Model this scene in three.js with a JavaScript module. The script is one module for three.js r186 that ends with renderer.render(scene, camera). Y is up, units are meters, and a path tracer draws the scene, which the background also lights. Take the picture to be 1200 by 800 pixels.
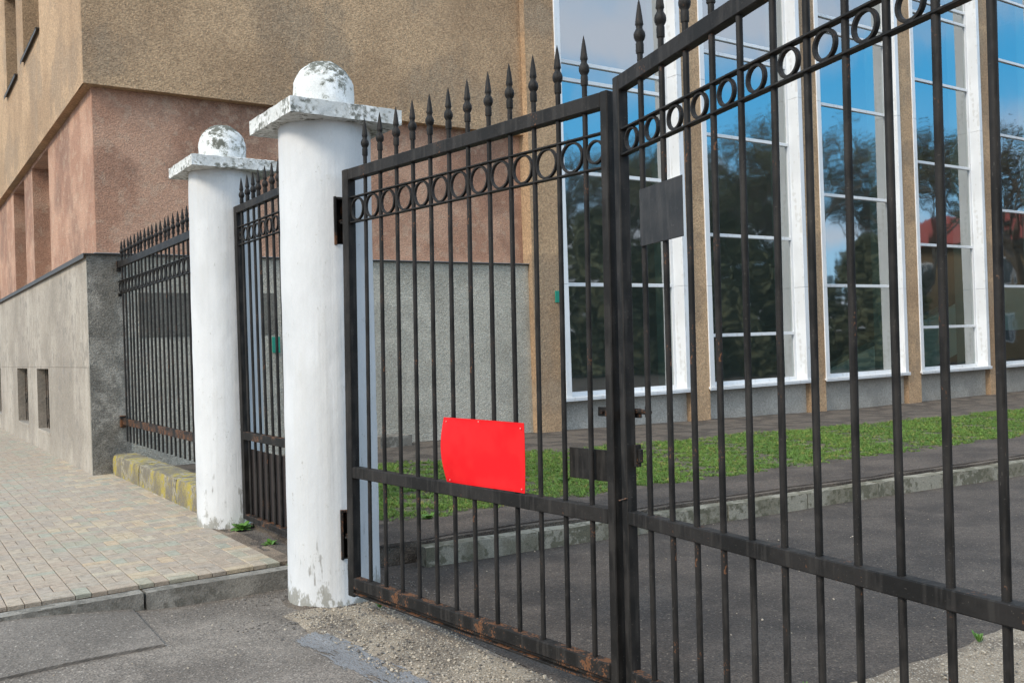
import * as THREE from 'three';
import { mergeGeometries } from 'three/addons/utils/BufferGeometryUtils.js';
import { ConvexGeometry } from 'three/addons/geometries/ConvexGeometry.js';

// ------------------------------------------------------------------ camera, sky, sun, exposure
const scene = new THREE.Scene();
const rad = d => d * Math.PI / 180;
const camera = new THREE.PerspectiveCamera(2 * Math.atan(400 / 1095) * 180 / Math.PI, 1.5, 0.05, 800);
{
  const yaw = rad(34.05), pitch = rad(0.21), roll = rad(1.92);
  const F0 = new THREE.Vector3(Math.sin(yaw), 0, -Math.cos(yaw)), R0 = new THREE.Vector3(Math.cos(yaw), 0, Math.sin(yaw)), Y = new THREE.Vector3(0, 1, 0);
  const F = F0.clone().multiplyScalar(Math.cos(pitch)).addScaledVector(Y, Math.sin(pitch));
  const U0 = F0.clone().multiplyScalar(-Math.sin(pitch)).addScaledVector(Y, Math.cos(pitch));
  const r = R0.clone().multiplyScalar(Math.cos(roll)).addScaledVector(U0, -Math.sin(roll));
  const u = R0.clone().multiplyScalar(Math.sin(roll)).addScaledVector(U0, Math.cos(roll));
  camera.quaternion.setFromRotationMatrix(new THREE.Matrix4().makeBasis(r, u, F.clone().negate()));
  camera.position.set(0, 1.68, 0);
}
const renderer = new THREE.WebGLRenderer({ antialias: true });
renderer.toneMapping = THREE.LinearToneMapping;
renderer.toneMappingExposure = 2.0;
renderer.outputColorSpace = THREE.SRGBColorSpace;
renderer.shadowMap.enabled = true;
renderer.shadowMap.type = THREE.PCFSoftShadowMap;

// seeded random numbers and tileable noise
function rng(seed) { let a = seed >>> 0; return () => { a = (a + 0x6D2B79F5) >>> 0; let t = a; t = Math.imul(t ^ (t >>> 15), t | 1); t ^= t + Math.imul(t ^ (t >>> 7), t | 61); return ((t ^ (t >>> 14)) >>> 0) / 4294967296; }; }
const clamp = (x, a = 0, b = 1) => Math.min(b, Math.max(a, x));
const sstep = (a, b, x) => { const t = clamp((x - a) / (b - a)); return t * t * (3 - 2 * t); };
const lerp = (a, b, t) => a + (b - a) * t;
const mix3 = (a, b, t) => [lerp(a[0], b[0], t), lerp(a[1], b[1], t), lerp(a[2], b[2], t)];
function noiseLayer(W, H, px, py, seed) {
  const R = rng(seed), g = new Float32Array(px * py); for (let i = 0; i < g.length; i++) g[i] = R();
  const o = new Float32Array(W * H);
  for (let y = 0; y < H; y++) {
    const fy = y / H * py, y0 = Math.floor(fy); let ty = fy - y0; ty = ty * ty * (3 - 2 * ty); const ya = (y0 % py) * px, yb = ((y0 + 1) % py) * px;
    for (let x = 0; x < W; x++) {
      const fx = x / W * px, x0 = Math.floor(fx); let tx = fx - x0; tx = tx * tx * (3 - 2 * tx); const xa = x0 % px, xb = (x0 + 1) % px;
      o[y * W + x] = lerp(lerp(g[ya + xa], g[ya + xb], tx), lerp(g[yb + xa], g[yb + xb], tx), ty);
    }
  }
  return o;
}
function fbm(W, H, px, py, oct, seed, gain = 0.5) {
  const o = new Float32Array(W * H); let a = 1, s = 0;
  for (let k = 0; k < oct; k++) {
    if (px > W || py > H) break;
    const l = noiseLayer(W, H, px, py, seed + k * 101); for (let i = 0; i < o.length; i++) o[i] += l[i] * a;
    s += a; a *= gain; px *= 2; py *= 2;
  }
  for (let i = 0; i < o.length; i++) o[i] /= s;
  return o;
}
const enc = x => { x = clamp(x); return Math.round(255 * (x <= 0.0031308 ? 12.92 * x : 1.055 * Math.pow(x, 1 / 2.4) - 0.055)); };
function finish(t, mx, my) { t.wrapS = t.wrapT = THREE.RepeatWrapping; t.magFilter = THREE.LinearFilter; t.minFilter = THREE.LinearMipmapLinearFilter; t.generateMipmaps = true; t.repeat.set(1 / mx, 1 / my); t.needsUpdate = true; return t; }
function colorTex(W, H, mx, my, fn) {           // fn(i, u, v) gives linear rgb; the picture covers mx by my metres
  const d = new Uint8Array(W * H * 4);
  for (let y = 0; y < H; y++) for (let x = 0; x < W; x++) { const i = y * W + x, c = fn(i, (x + .5) / W, (y + .5) / H); d[i * 4] = enc(c[0]); d[i * 4 + 1] = enc(c[1]); d[i * 4 + 2] = enc(c[2]); d[i * 4 + 3] = 255; }
  const t = new THREE.DataTexture(d, W, H, THREE.RGBAFormat); t.colorSpace = THREE.SRGBColorSpace; return finish(t, mx, my);
}
function grayTex(W, H, mx, my, fn) {
  const d = new Uint8Array(W * H * 4);
  for (let y = 0; y < H; y++) for (let x = 0; x < W; x++) { const i = y * W + x, g = Math.round(255 * clamp(fn(i, (x + .5) / W, (y + .5) / H))); d[i * 4] = d[i * 4 + 1] = d[i * 4 + 2] = g; d[i * 4 + 3] = 255; }
  return finish(new THREE.DataTexture(d, W, H, THREE.RGBAFormat), mx, my);
}

// the sky: broken cloud over blue, computed once for the whole dome
{
  const W = 1024, H = 512, N = 1024;
  const c1 = fbm(N, N, 5, 5, 7, 909), c2 = fbm(N, N, 3, 3, 4, 1900);
  const d = new Float32Array(W * H * 4);
  const sun = new THREE.Vector3(-0.75, 0.64, 0.14).normalize();
  for (let y = 0; y < H; y++) for (let x = 0; x < W; x++) {
    const th = ((y + .5) / H - .5) * Math.PI, ph = ((x + .5) / W - .5) * 2 * Math.PI;
    const dx = Math.cos(th) * Math.cos(ph), dy = Math.sin(th), dz = Math.cos(th) * Math.sin(ph);
    const e = Math.max(dy, 0);
    let col = mix3([0.60, 0.92, 1.16], [0.075, 0.53, 1.02], sstep(0, 0.40, Math.pow(e, 0.75)));
    const k = 0.16 / (e + 0.16), px = dx * k * 2.2, pz = dz * k * 2.2;
    const at = (a, s, o) => { const X = ((px * s + o) % 1 + 1) % 1 * N, Z = ((pz * s + o * .7) % 1 + 1) % 1 * N; return a[(Z | 0) % N * N + (X | 0) % N]; };
    const n = at(c1, .55, 24 * .137) * .72 + at(c2, .4, 24 * .311) * .38;
    const cov = sstep(0.45, 0.60, n);
    const g = Math.max(0, dx * sun.x + dy * sun.y + dz * sun.z);
    const lit = 0.9 + 0.55 * Math.pow(g, 3);
    const cl = mix3([0.86, 0.88, 0.95], [1.0, 0.92, 0.83], sstep(.05, .75, g)).map(q => q * lit);
    col = mix3(col, cl, cov * 0.85);
    if (dy < 0) col = [0.12, 0.115, 0.11];
    const i = (y * W + x) * 4; d[i] = col[0] * .82; d[i + 1] = col[1] * .82; d[i + 2] = col[2] * .82; d[i + 3] = 1;
  }
  const t = new THREE.DataTexture(d, W, H, THREE.RGBAFormat, THREE.FloatType);
  t.mapping = THREE.EquirectangularReflectionMapping; t.magFilter = t.minFilter = THREE.LinearFilter; t.needsUpdate = true;
  scene.background = t; scene.environment = t;
}
const sunLight = new THREE.DirectionalLight(new THREE.Color(1.0, 0.90, 0.76), 1.5);
sunLight.position.set(-37, 33, 0); sunLight.target.position.set(4, 0, -8);
sunLight.castShadow = true; sunLight.shadow.radius = 34; sunLight.shadow.mapSize.set(2048, 2048);
Object.assign(sunLight.shadow.camera, { left: -45, right: 45, top: 45, bottom: -45, near: 1, far: 160 });
scene.add(sunLight, sunLight.target);

// ------------------------------------------------------------------ helpers
const names = {};
function numbered(n) { const k = names[n] = (names[n] ?? -1) + 1; return k ? `${n}_${String(k).padStart(3, '0')}` : n; }
const shade = o => { o.castShadow = o.receiveShadow = true; return o; };
function tag(o, label, category, group, kind) { if (label) o.userData.label = label; if (category) o.userData.category = category; if (group) o.userData.group = group; if (kind) o.userData.kind = kind; return o; }
function thing(name, label, category, [x, y, z] = [0, 0, 0], group) { const o = new THREE.Group(); o.name = numbered(name); o.position.set(x, y, z); scene.add(o); return tag(o, label, category, group); }
function part(name, geo, mat, parent) { const m = shade(new THREE.Mesh(geo, mat)); m.name = name; parent.add(m); return m; }
function solo(name, geo, mat, label, category, group) { const m = shade(new THREE.Mesh(geo, mat)); m.name = numbered(name); scene.add(m); return tag(m, label, category, group); }
function struct(name, geo, mat) { const m = shade(geo ? new THREE.Mesh(geo, mat) : new THREE.Group()); m.name = numbered(name); m.userData.kind = 'structure'; scene.add(m); return m; }
// texture coordinates in metres, by the direction a face points in; ox, oy move the pattern
function boxUV(geo, ox = 0, oy = 0) {
  const g = geo.index ? geo.toNonIndexed() : geo; const p = g.attributes.position, uv = new Float32Array(p.count * 2);
  const a = new THREE.Vector3(), b = new THREE.Vector3(), c = new THREE.Vector3();
  for (let i = 0; i < p.count; i += 3) {
    a.fromBufferAttribute(p, i); b.fromBufferAttribute(p, i + 1).sub(a); c.fromBufferAttribute(p, i + 2).sub(a); b.cross(c);
    const nx = Math.abs(b.x), ny = Math.abs(b.y), nz = Math.abs(b.z);
    for (let k = 0; k < 3; k++) {
      const x = p.getX(i + k), y = p.getY(i + k), z = p.getZ(i + k);
      const [u, v] = ny >= nx && ny >= nz ? [x, -z] : nx >= nz ? [z + 3.37, y] : [x, y];
      uv[(i + k) * 2] = u + ox; uv[(i + k) * 2 + 1] = v + oy;
    }
  }
  g.setAttribute('uv', new THREE.BufferAttribute(uv, 2)); return g;
}
function boxUVinto(g, ox, oy) { const p = g.attributes.position, uv = g.attributes.uv; for (let i = 0; i < p.count; i++) uv.setXY(i, p.getX(i) + ox, p.getY(i) + oy); }
function clean(g) { g = g.index ? g.toNonIndexed() : g; for (const k of Object.keys(g.attributes)) if (!['position', 'normal', 'uv'].includes(k)) g.deleteAttribute(k); if (!g.attributes.uv) boxUV(g); g.morphAttributes = {}; return g; }
const merge = l => mergeGeometries(l.map(clean), false);
function box(x0, x1, y0, y1, z0, z1) { const g = new THREE.BoxGeometry(Math.abs(x1 - x0), Math.abs(y1 - y0), Math.abs(z1 - z0)); g.translate((x0 + x1) / 2, (y0 + y1) / 2, (z0 + z1) / 2); return boxUV(g); }
function cbox(x0, x1, y0, y1, z0, z1, c = 0.004) {   // a box with chamfered edges
  const pts = []; for (const [x, sx] of [[x0, 1], [x1, -1]]) for (const [y, sy] of [[y0, 1], [y1, -1]]) for (const [z, sz] of [[z0, 1], [z1, -1]])
    pts.push(new THREE.Vector3(x, y + sy * c, z + sz * c), new THREE.Vector3(x + sx * c, y, z + sz * c), new THREE.Vector3(x + sx * c, y + sy * c, z));
  return boxUV(new ConvexGeometry(pts));
}
function lathe(pts, seg = 20) { return clean(new THREE.LatheGeometry(pts.map(p => new THREE.Vector2(p[0], p[1])), seg)); }
function tube(a, b, r0, r1 = r0, seg = 8) {
  const d = new THREE.Vector3().subVectors(b, a), g = new THREE.CylinderGeometry(r1, r0, d.length(), seg, 1, true);
  g.translate(0, d.length() / 2, 0); g.applyQuaternion(new THREE.Quaternion().setFromUnitVectors(new THREE.Vector3(0, 1, 0), d.normalize())); g.translate(a.x, a.y, a.z); return clean(g);
}
const V = (x, y, z) => new THREE.Vector3(x, y, z);
// a wall in the plane across `axis` with rectangular openings [u0,u1,v0,v1], as boxes between n0 and n1
function wallWithHoles(axis, u0, u1, v0, v1, n0, n1, holes) {
  const us = [u0, u1], vs = [v0, v1]; for (const h of holes) { us.push(h[0], h[1]); vs.push(h[2], h[3]); }
  const uniq = a => [...new Set(a.map(x => +x.toFixed(4)))].sort((p, q) => p - q); const U = uniq(us), W = uniq(vs), out = [];
  for (let i = 0; i < U.length - 1; i++) {
    let run = null;
    const flush = () => { if (run) { out.push(axis === 'x' ? box(n0, n1, run[0], run[1], U[i], U[i + 1]) : box(U[i], U[i + 1], run[0], run[1], n0, n1)); run = null; } };
    for (let j = 0; j < W.length - 1; j++) {
      const cu = (U[i] + U[i + 1]) / 2, cv = (W[j] + W[j + 1]) / 2;
      if (holes.some(h => cu > h[0] && cu < h[1] && cv > h[2] && cv < h[3])) flush(); else run = run ? [run[0], W[j + 1]] : [W[j], W[j + 1]];
    }
    flush();
  }
  return merge(out);
}
const std = o => new THREE.MeshStandardMaterial({ roughness: 0.9, ...o });
const rgb = (r, g, b) => new THREE.Color().setRGB(r, g, b);

// ------------------------------------------------------------------ materials
const M = {};
const T = {};
{
  const N = 1024;
  const n4 = fbm(N, N, 4, 4, 6, 11), n9 = fbm(N, N, 9, 9, 6, 23), n40 = fbm(N, N, 40, 40, 4, 37), grain = noiseLayer(N, N, 300, 300, 51), fine = noiseLayer(N, N, 512, 512, 53), streak = fbm(N, N, 48, 3, 4, 67), streak2 = fbm(N, N, 22, 2, 4, 71);
  Object.assign(T, { n4, n9, n40, grain, fine, streak, streak2 });
  // rough sprayed render, brown: grains in two tones, old damp blotches and run marks
  T.brown = colorTex(N, N, 6.7, 6.7, i => {
    let c = mix3([0.365, 0.240, 0.141], [0.50, 0.338, 0.203], sstep(.36, .64, n4[i]));
    c = mix3(c, [0.25, 0.168, 0.105], 0.5 * sstep(.5, .68, n9[i]));
    c = mix3(c, [0.45, 0.33, 0.22], 0.22 * sstep(.5, .74, streak2[i] * .4 + n9[i] * .6));
    c = mix3(c, [0.36, 0.275, 0.19], .35 * sstep(.52, .7, streak[i] * .35 + n9[i] * .65)); const g = (grain[i] - .5) * .5 + (fine[i] - .5) * .36; return c.map(x => Math.max(.02, x * (1 + g)));
  });
  T.pink = colorTex(N, N, 4.3, 4.3, i => {
    let c = mix3([0.375, 0.205, 0.135], [0.475, 0.282, 0.192], sstep(.36, .64, n9[i]));
    c = mix3(c, [0.20, 0.112, 0.078], 0.65 * sstep(.48, .66, n4[i]));
    c = mix3(c, [0.5, 0.36, 0.26], 0.35 * sstep(.55, .72, n40[i]));
    const g = (grain[i] - .5) * .38 + (fine[i] - .5) * .32; return c.map(x => Math.max(.02, x * (1 + g)));
  });
  T.gray = colorTex(N, N, 4.1, 4.1, i => {
    let c = mix3([0.36, 0.335, 0.28], [0.465, 0.435, 0.368], sstep(.36, .64, n4[i]));
    c = mix3(c, [0.33, 0.31, 0.265], 0.5 * sstep(.54, .7, n9[i]));
    const g = (grain[i] - .5) * .5 + (fine[i] - .5) * .45; return c.map(x => Math.max(.02, x * (1 + g)));
  });
  T.concrete = colorTex(N, N, 5, 5, i => {
    let c = mix3([0.265, 0.228, 0.184], [0.37, 0.322, 0.264], sstep(.35, .65, n4[i]));
    c = mix3(c, [0.29, 0.25, 0.21], 0.6 * sstep(.5, .66, streak[i] * .3 + n9[i] * .45 + n40[i] * .25));
    c = mix3(c, [0.44, 0.392, 0.328], 0.5 * sstep(.54, .68, streak2[i] * .4 + n4[i] * .6));
    c = mix3(c, [0.2, 0.18, 0.15], 0.5 * sstep(.58, .7, n40[i]) * sstep(.4, .6, n9[i]));
    const g = (grain[i] - .5) * .3 + (fine[i] - .5) * .2; return c.map(x => x * (1 + g));
  });
  T.roughBump = grayTex(512, 512, .55, .55, (() => { const a = noiseLayer(512, 512, 44, 44, 81), b = noiseLayer(512, 512, 100, 100, 83); return i => Math.pow(a[i], 1.4) * .6 + b[i] * .4; })());
  T.softBump = grayTex(512, 512, 1.3, 1.3, (() => { const a = fbm(512, 512, 10, 10, 6, 85); return i => a[i]; })());
  const stones = noiseLayer(N, N, 260, 260, 401), stones2 = noiseLayer(N, N, 340, 340, 403), chips = noiseLayer(N, N, 120, 120, 405);
  const asphalt = (lo, hi, chip, k) => colorTex(N, N, 2.3, 2.3, i => {
    let c = mix3(lo, hi, sstep(.34, .66, n4[i] * .6 + n9[i] * .4));
    c = mix3(c, chip, .8 * sstep(.84, .94, stones[i]) + .5 * sstep(.9, .97, chips[i])); c = mix3(c, hi.map(x => x * 1.35), .5 * sstep(.58, .7, n9[i] * .6 + n40[i] * .4));
    c = mix3(c, lo.map(x => x * .45), .7 * sstep(.2, .08, stones2[i]));
    const g = (grain[i] - .5) * k + (fine[i] - .5) * k; return c.map(x => Math.max(.01, x * (1 + g)));
  });
  T.street = asphalt([0.128, 0.108, 0.090], [0.182, 0.156, 0.131], [0.42, 0.37, 0.315], .7);
  T.patch = asphalt([0.128, 0.110, 0.093], [0.170, 0.147, 0.125], [0.36, 0.32, 0.275], .55);
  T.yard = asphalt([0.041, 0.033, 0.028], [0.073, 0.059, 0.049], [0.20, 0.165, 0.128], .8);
  T.asphaltBump = grayTex(N, N, 2.3, 2.3, i => stones[i] * .45 + stones2[i] * .35 + n40[i] * .3);
  T.aggregate = colorTex(N, N, 1.7, 1.7, i => {
    let c = mix3([0.165, 0.132, 0.098], [0.28, 0.228, 0.168], sstep(.35, .65, n9[i]));
    c = mix3(c, [0.5, 0.44, 0.36], .9 * sstep(.72, .84, stones[i]));
    c = mix3(c, [0.1, 0.085, 0.07], .8 * sstep(.28, .16, stones2[i]));
    return c.map(x => x * (1 + (fine[i] - .5) * .4));
  });
  T.dirt = colorTex(N, N, 1.9, 1.9, i => {
    let c = mix3([0.052, 0.041, 0.033], [0.112, 0.090, 0.071], sstep(.35, .65, n9[i]));
    c = mix3(c, [0.19, 0.155, 0.12], .55 * sstep(.66, .82, stones[i]));
    return c.map(x => Math.max(.01, x * (1 + (grain[i] - .5) * .6 + (fine[i] - .5) * .5)));
  });
  T.kerb = colorTex(N, N, 1.6, 1.6, i => {
    let c = mix3([0.165, 0.15, 0.128], [0.25, 0.23, 0.198], sstep(.35, .65, n9[i]));
    c = mix3(c, [0.1, 0.092, 0.075], .75 * sstep(.5, .64, n4[i] * .5 + n40[i] * .5));
    return c.map(x => Math.max(.02, x * (1 + (grain[i] - .5) * .45 + (fine[i] - .5) * .35)));
  });
  T.yardKerb = colorTex(N, N, 1.6, 1.6, i => {
    let c = mix3([0.17, 0.155, 0.115], [0.27, 0.25, 0.2], sstep(.35, .65, n9[i]));
    c = mix3(c, [0.085, 0.08, 0.05], .8 * sstep(.47, .6, n4[i] * .5 + n40[i] * .5));
    return c.map(x => Math.max(.02, x * (1 + (grain[i] - .5) * .45 + (fine[i] - .5) * .35)));
  });
  // lichen on the low wall: yellow crusts with their own ragged outlines over stained concrete
  T.lichen = colorTex(N, N, 1.5, 1.5, i => {
    let c = mix3([0.17, 0.145, 0.105], [0.32, 0.28, 0.2], sstep(.35, .65, n9[i]));
    c = mix3(c, [0.09, 0.078, 0.058], .7 * sstep(.5, .62, streak[i] * .2 + n9[i] * .4 + n40[i] * .4));
    const l = sstep(.49, .56, n4[i] * .45 + n40[i] * .45 + streak[i] * .10) * (.35 + .65 * sstep(.4, .6, n9[i]));
    c = mix3(c, mix3([0.30, 0.235, 0.045], [0.40, 0.31, 0.05], n40[i]), l * .9);
    return c.map(x => Math.max(.015, x * (1 + (grain[i] - .5) * .5 + (fine[i] - .5) * .4)));
  });
  const noise64 = fbm(N, N, 90, 14, 3, 333);
  // whitewashed shaft: v is height over 3.2 m, u the turn; black scuffs and damp crust near the foot
  T.white = colorTex(1024, 1024, 1, 1, (i, u, v) => {
    let c = mix3([0.55, 0.553, 0.553], [0.635, 0.635, 0.633], sstep(.35, .65, n4[i]));
    c = mix3(c, [0.55, 0.54, 0.52], .4 * sstep(.5, .68, streak[i] * .5 + n9[i] * .5));
    const speck = n40[i] * .55 + grain[i] * .45;
    c = mix3(c, [0.26, 0.25, 0.23], .8 * sstep(.80, .85, speck + .05 * sstep(.3, .05, v)));
    const scratch = noise64[i] * .6 + n40[i] * .4 + .12 * sstep(.2, .02, v);
    c = mix3(c, [0.22, 0.21, 0.19], .75 * sstep(.73, .79, scratch) * sstep(.22, .08, v));
    const foot = n40[i] * .55 + n9[i] * .3 + grain[i] * .15 + .22 * sstep(.06, .0, v);
    c = mix3(c, [0.24, 0.23, 0.195], .85 * sstep(.56, .68, foot) * sstep(.10, .02, v));
    c = mix3(c, [0.50, 0.49, 0.465], .35 * sstep(.62, .74, n40[i] * .5 + grain[i] * .3 + streak[i] * .2));
    return c.map(x => x * (1 + (fine[i] - .5) * .06));
  });
  T.whiteBump = grayTex(1024, 1024, 1, 1, i => n9[i] * .6 + n40[i] * .3 + streak[i] * .35);
  // caps: white lime paint flaked off, black lichen crust in patches
  const crust = (lo, hi) => (i) => {
    let c = mix3([0.60, 0.60, 0.575], [0.76, 0.76, 0.74], sstep(.4, .6, n9[i]));
    const s = n9[i] * .35 + n40[i] * .5 + grain[i] * .15; c = mix3(c, [0.34, 0.335, 0.30], .75 * sstep(lo - .09, lo + .01, s)); c = mix3(c, [0.10, 0.10, 0.078], .8 * sstep(lo, hi, s));
    return c.map(x => x * (1 + (grain[i] - .5) * .25));
  };
  T.cap = colorTex(N, N, .9, .9, crust(.56, .65));
  T.dome = colorTex(512, 512, 1, 1, (i, u, v) => { const j = Math.floor(u * 1024) + Math.floor(v * 460) * 1024; const h = sstep(.2, .8, v) * .13 - .012; const s = n9[j] * .42 + n40[j] * .43 + grain[j] * .15 + h; let c = mix3([0.64, 0.64, 0.62], [0.78, 0.78, 0.77], sstep(.4, .6, n9[j])); c = mix3(c, [0.33, 0.33, 0.29], .8 * sstep(.5, .56, s)); c = mix3(c, [0.085, 0.085, 0.065], .9 * sstep(.56, .64, s)); return c.map(x => x * (1 + (grain[j] - .5) * .25)); });
  // black iron paint with dust, chips and rust specks
  const iron = (rust, seed) => { const a = fbm(512, 512, 8, 8, 6, seed), b = noiseLayer(512, 512, 128, 128, seed + 5), s = fbm(512, 512, 40, 4, 4, seed + 9); return colorTex(512, 512, .8, .8, i => {
    let c = mix3([0.0095, 0.0083, 0.0075], [0.0205, 0.0178, 0.0158], sstep(.35, .65, a[i]));
    c = mix3(c, [0.05, 0.044, 0.039], .35 * sstep(.5, .72, s[i]));
    c = mix3(c, [0.15, 0.065, 0.030], .85 * sstep(rust, rust + .07, a[i] * .75 + b[i] * .25));
    return mix3(c, [0.13, 0.115, 0.1], .5 * sstep(.93, .98, b[i]));
  }); };
  T.iron = iron(.735, 501); T.ironRust = iron(.58, 601); T.footRail = iron(.585, 651); T.plate = iron(.99, 691); T.rusty = (() => { const a = fbm(512, 512, 7, 7, 6, 701), b = noiseLayer(512, 512, 140, 140, 703); return colorTex(512, 512, .7, .7, i => mix3(mix3([0.055, 0.047, 0.042], [0.12, 0.1, 0.085], b[i]), mix3([0.2, 0.085, 0.04], [0.34, 0.155, 0.08], b[i]), sstep(.42, .6, a[i]))); })();
  T.ironBump = grayTex(512, 512, .8, .8, (() => { const a = fbm(512, 512, 30, 30, 4, 801); return i => a[i]; })());
  T.paver = grayTex(512, 512, .4, .4, (() => { const a = fbm(512, 512, 12, 12, 5, 901), b = noiseLayer(512, 512, 150, 150, 903); return i => .78 + a[i] * .3 + (b[i] - .5) * .22; })()); T.paver.colorSpace = THREE.SRGBColorSpace;
  T.bark = colorTex(512, 512, .6, .6, (() => { const a = fbm(512, 512, 30, 6, 5, 905); return i => mix3([0.08, 0.066, 0.054], [0.22, 0.185, 0.15], a[i]); })());
  T.brickfar = colorTex(512, 512, 3, 3, (() => { const a = fbm(512, 512, 8, 8, 6, 907), b = noiseLayer(512, 512, 40, 80, 909); return i => mix3([0.15, 0.1, 0.055], [0.32, 0.22, 0.12], a[i] * .6 + b[i] * .4); })());

  T.paneBump = grayTex(256, 256, 1.2, 2.1, (() => { const a = fbm(256, 256, 3, 3, 2, 1301, .3); return i => a[i]; })());
  M.brown = std({ map: T.brown, bumpMap: T.roughBump, bumpScale: 0.012, roughness: .97 });
  M.pink = std({ map: T.pink, bumpMap: T.roughBump, bumpScale: 0.009, roughness: .97 });
  M.gray = std({ map: T.gray, bumpMap: T.roughBump, bumpScale: 0.013, roughness: .97 });
  T.grayDark = colorTex(N, N, 2.6, 2.6, i => { let c = mix3([0.19, 0.176, 0.152], [0.31, 0.288, 0.25], sstep(.36, .64, n9[i])); c = mix3(c, [0.08, 0.075, 0.065], .5 * sstep(.46, .66, n4[i] * .5 + n40[i] * .5)); const g = (grain[i] - .5) * .7 + (fine[i] - .5) * .5; return c.map(x => Math.max(.015, x * (1 + g))); });
  M.grayDark = std({ map: T.grayDark, bumpMap: T.roughBump, bumpScale: 0.013, roughness: .97 });
  M.concrete = std({ map: T.concrete, bumpMap: T.softBump, bumpScale: 0.012, roughness: .95 });
  M.street = std({ map: T.street, bumpMap: T.asphaltBump, bumpScale: 0.006, roughness: .93 });
  M.patch = std({ map: T.patch, bumpMap: T.asphaltBump, bumpScale: 0.004, roughness: .9 });
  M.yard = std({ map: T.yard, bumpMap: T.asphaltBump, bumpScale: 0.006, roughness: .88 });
  M.aggregate = std({ map: T.aggregate, bumpMap: T.asphaltBump, bumpScale: 0.009, roughness: .93 });
  M.dirt = std({ map: T.dirt, bumpMap: T.asphaltBump, bumpScale: 0.012, roughness: .98 });
  M.kerb = std({ map: T.kerb, bumpMap: T.asphaltBump, bumpScale: 0.003, roughness: .94 });
  M.yardKerb = std({ map: T.yardKerb, bumpMap: T.asphaltBump, bumpScale: 0.003, roughness: .94 });
  M.lichen = std({ map: T.lichen, bumpMap: T.asphaltBump, bumpScale: 0.006, roughness: .97 });
  M.white = std({ map: T.white, bumpMap: T.whiteBump, bumpScale: 0.010, roughness: .8 });
  M.cap = std({ map: T.cap, bumpMap: T.softBump, bumpScale: 0.012, roughness: .95 });
  M.dome = std({ map: T.dome, roughness: .95 });
  M.iron = new THREE.MeshPhysicalMaterial({ map: T.iron, bumpMap: T.ironBump, bumpScale: 0.0012, roughness: .58, specularIntensity: .42 });
  M.ironRust = new THREE.MeshPhysicalMaterial({ map: T.ironRust, bumpMap: T.ironBump, bumpScale: 0.0016, roughness: .65, specularIntensity: .42 });
  M.footRail = new THREE.MeshPhysicalMaterial({ map: T.footRail, bumpMap: T.ironBump, bumpScale: 0.0016, roughness: .7, specularIntensity: .42 });
  M.rusty = std({ map: T.rusty, bumpMap: T.ironBump, bumpScale: 0.0016, roughness: .85 });
  M.hole = std({ color: rgb(0.03, 0.022, 0.02), roughness: .95 });
  M.bark = std({ map: T.bark, roughness: .95 });
  T.pvc = colorTex(N, N, 3.1, 3.1, i => { let c = mix3([0.70, 0.715, 0.73], [0.77, 0.785, 0.80], sstep(.35, .65, n4[i])); c = mix3(c, [0.52, 0.51, 0.48], .45 * sstep(.56, .72, streak[i] * .6 + n40[i] * .4)); return c; });
  M.pvc = std({ map: T.pvc, roughness: .4 });
  M.flash = std({ color: rgb(0.33, 0.33, 0.325), roughness: .55, metalness: .3 });
  M.darkFlash = std({ color: rgb(0.06, 0.055, 0.05), roughness: .6, metalness: .2 });
  M.glass = new THREE.MeshPhysicalMaterial({ color: rgb(0.58, 0.68, 0.66), transmission: 1, thickness: 0, roughness: 0.035, ior: 4.1, bumpMap: T.paneBump, bumpScale: 0.003, metalness: 0 });
  M.darkGlass = new THREE.MeshPhysicalMaterial({ color: rgb(0.1, 0.12, 0.13), roughness: 0.04, ior: 1.7 });
  M.inside = std({ color: rgb(0.22, 0.29, 0.28) });
  M.insideDark = std({ color: rgb(0.26, 0.25, 0.23) });
  M.insidePale = std({ color: rgb(0.55, 0.66, 0.6) });
  M.green = std({ color: rgb(0.01, 0.22, 0.15), roughness: .5 });
  M.redRoof = std({ color: rgb(0.30, 0.05, 0.035), roughness: .8 });
  M.brickfar = std({ map: T.brickfar });
  M.leafDark = std({ color: rgb(0.10, 0.105, 0.055), side: THREE.DoubleSide });
  M.leaf = std({ color: rgb(0.09, 0.2, 0.03), side: THREE.DoubleSide, roughness: .6 });
}

// ------------------------------------------------------------------ ground
const kerbZ = x => -6.49 + 0.101 * (x - 3.43);              // front foot of the yard kerb
const grassFront = x => -7.40 + 0.055 * (x - 3.6), grassBack = x => -11.25 + 0.14 * (x - 6);
const R1 = rng(77);
const wob = (x, z) => Math.sin(x * 2.1 + z * 1.3) * .5 + Math.sin(x * 5.3 - z * 3.7 + 1) * .3 + Math.sin(z * 7.9 + x * .7 + 2) * .2;
const soilY = (x, z) => 0.15 - 0.0195 * Math.max(0, x - 8) * sstep(-8, -13, z) + 0.008 * wob(x * 1.7, z * 1.7);
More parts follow.
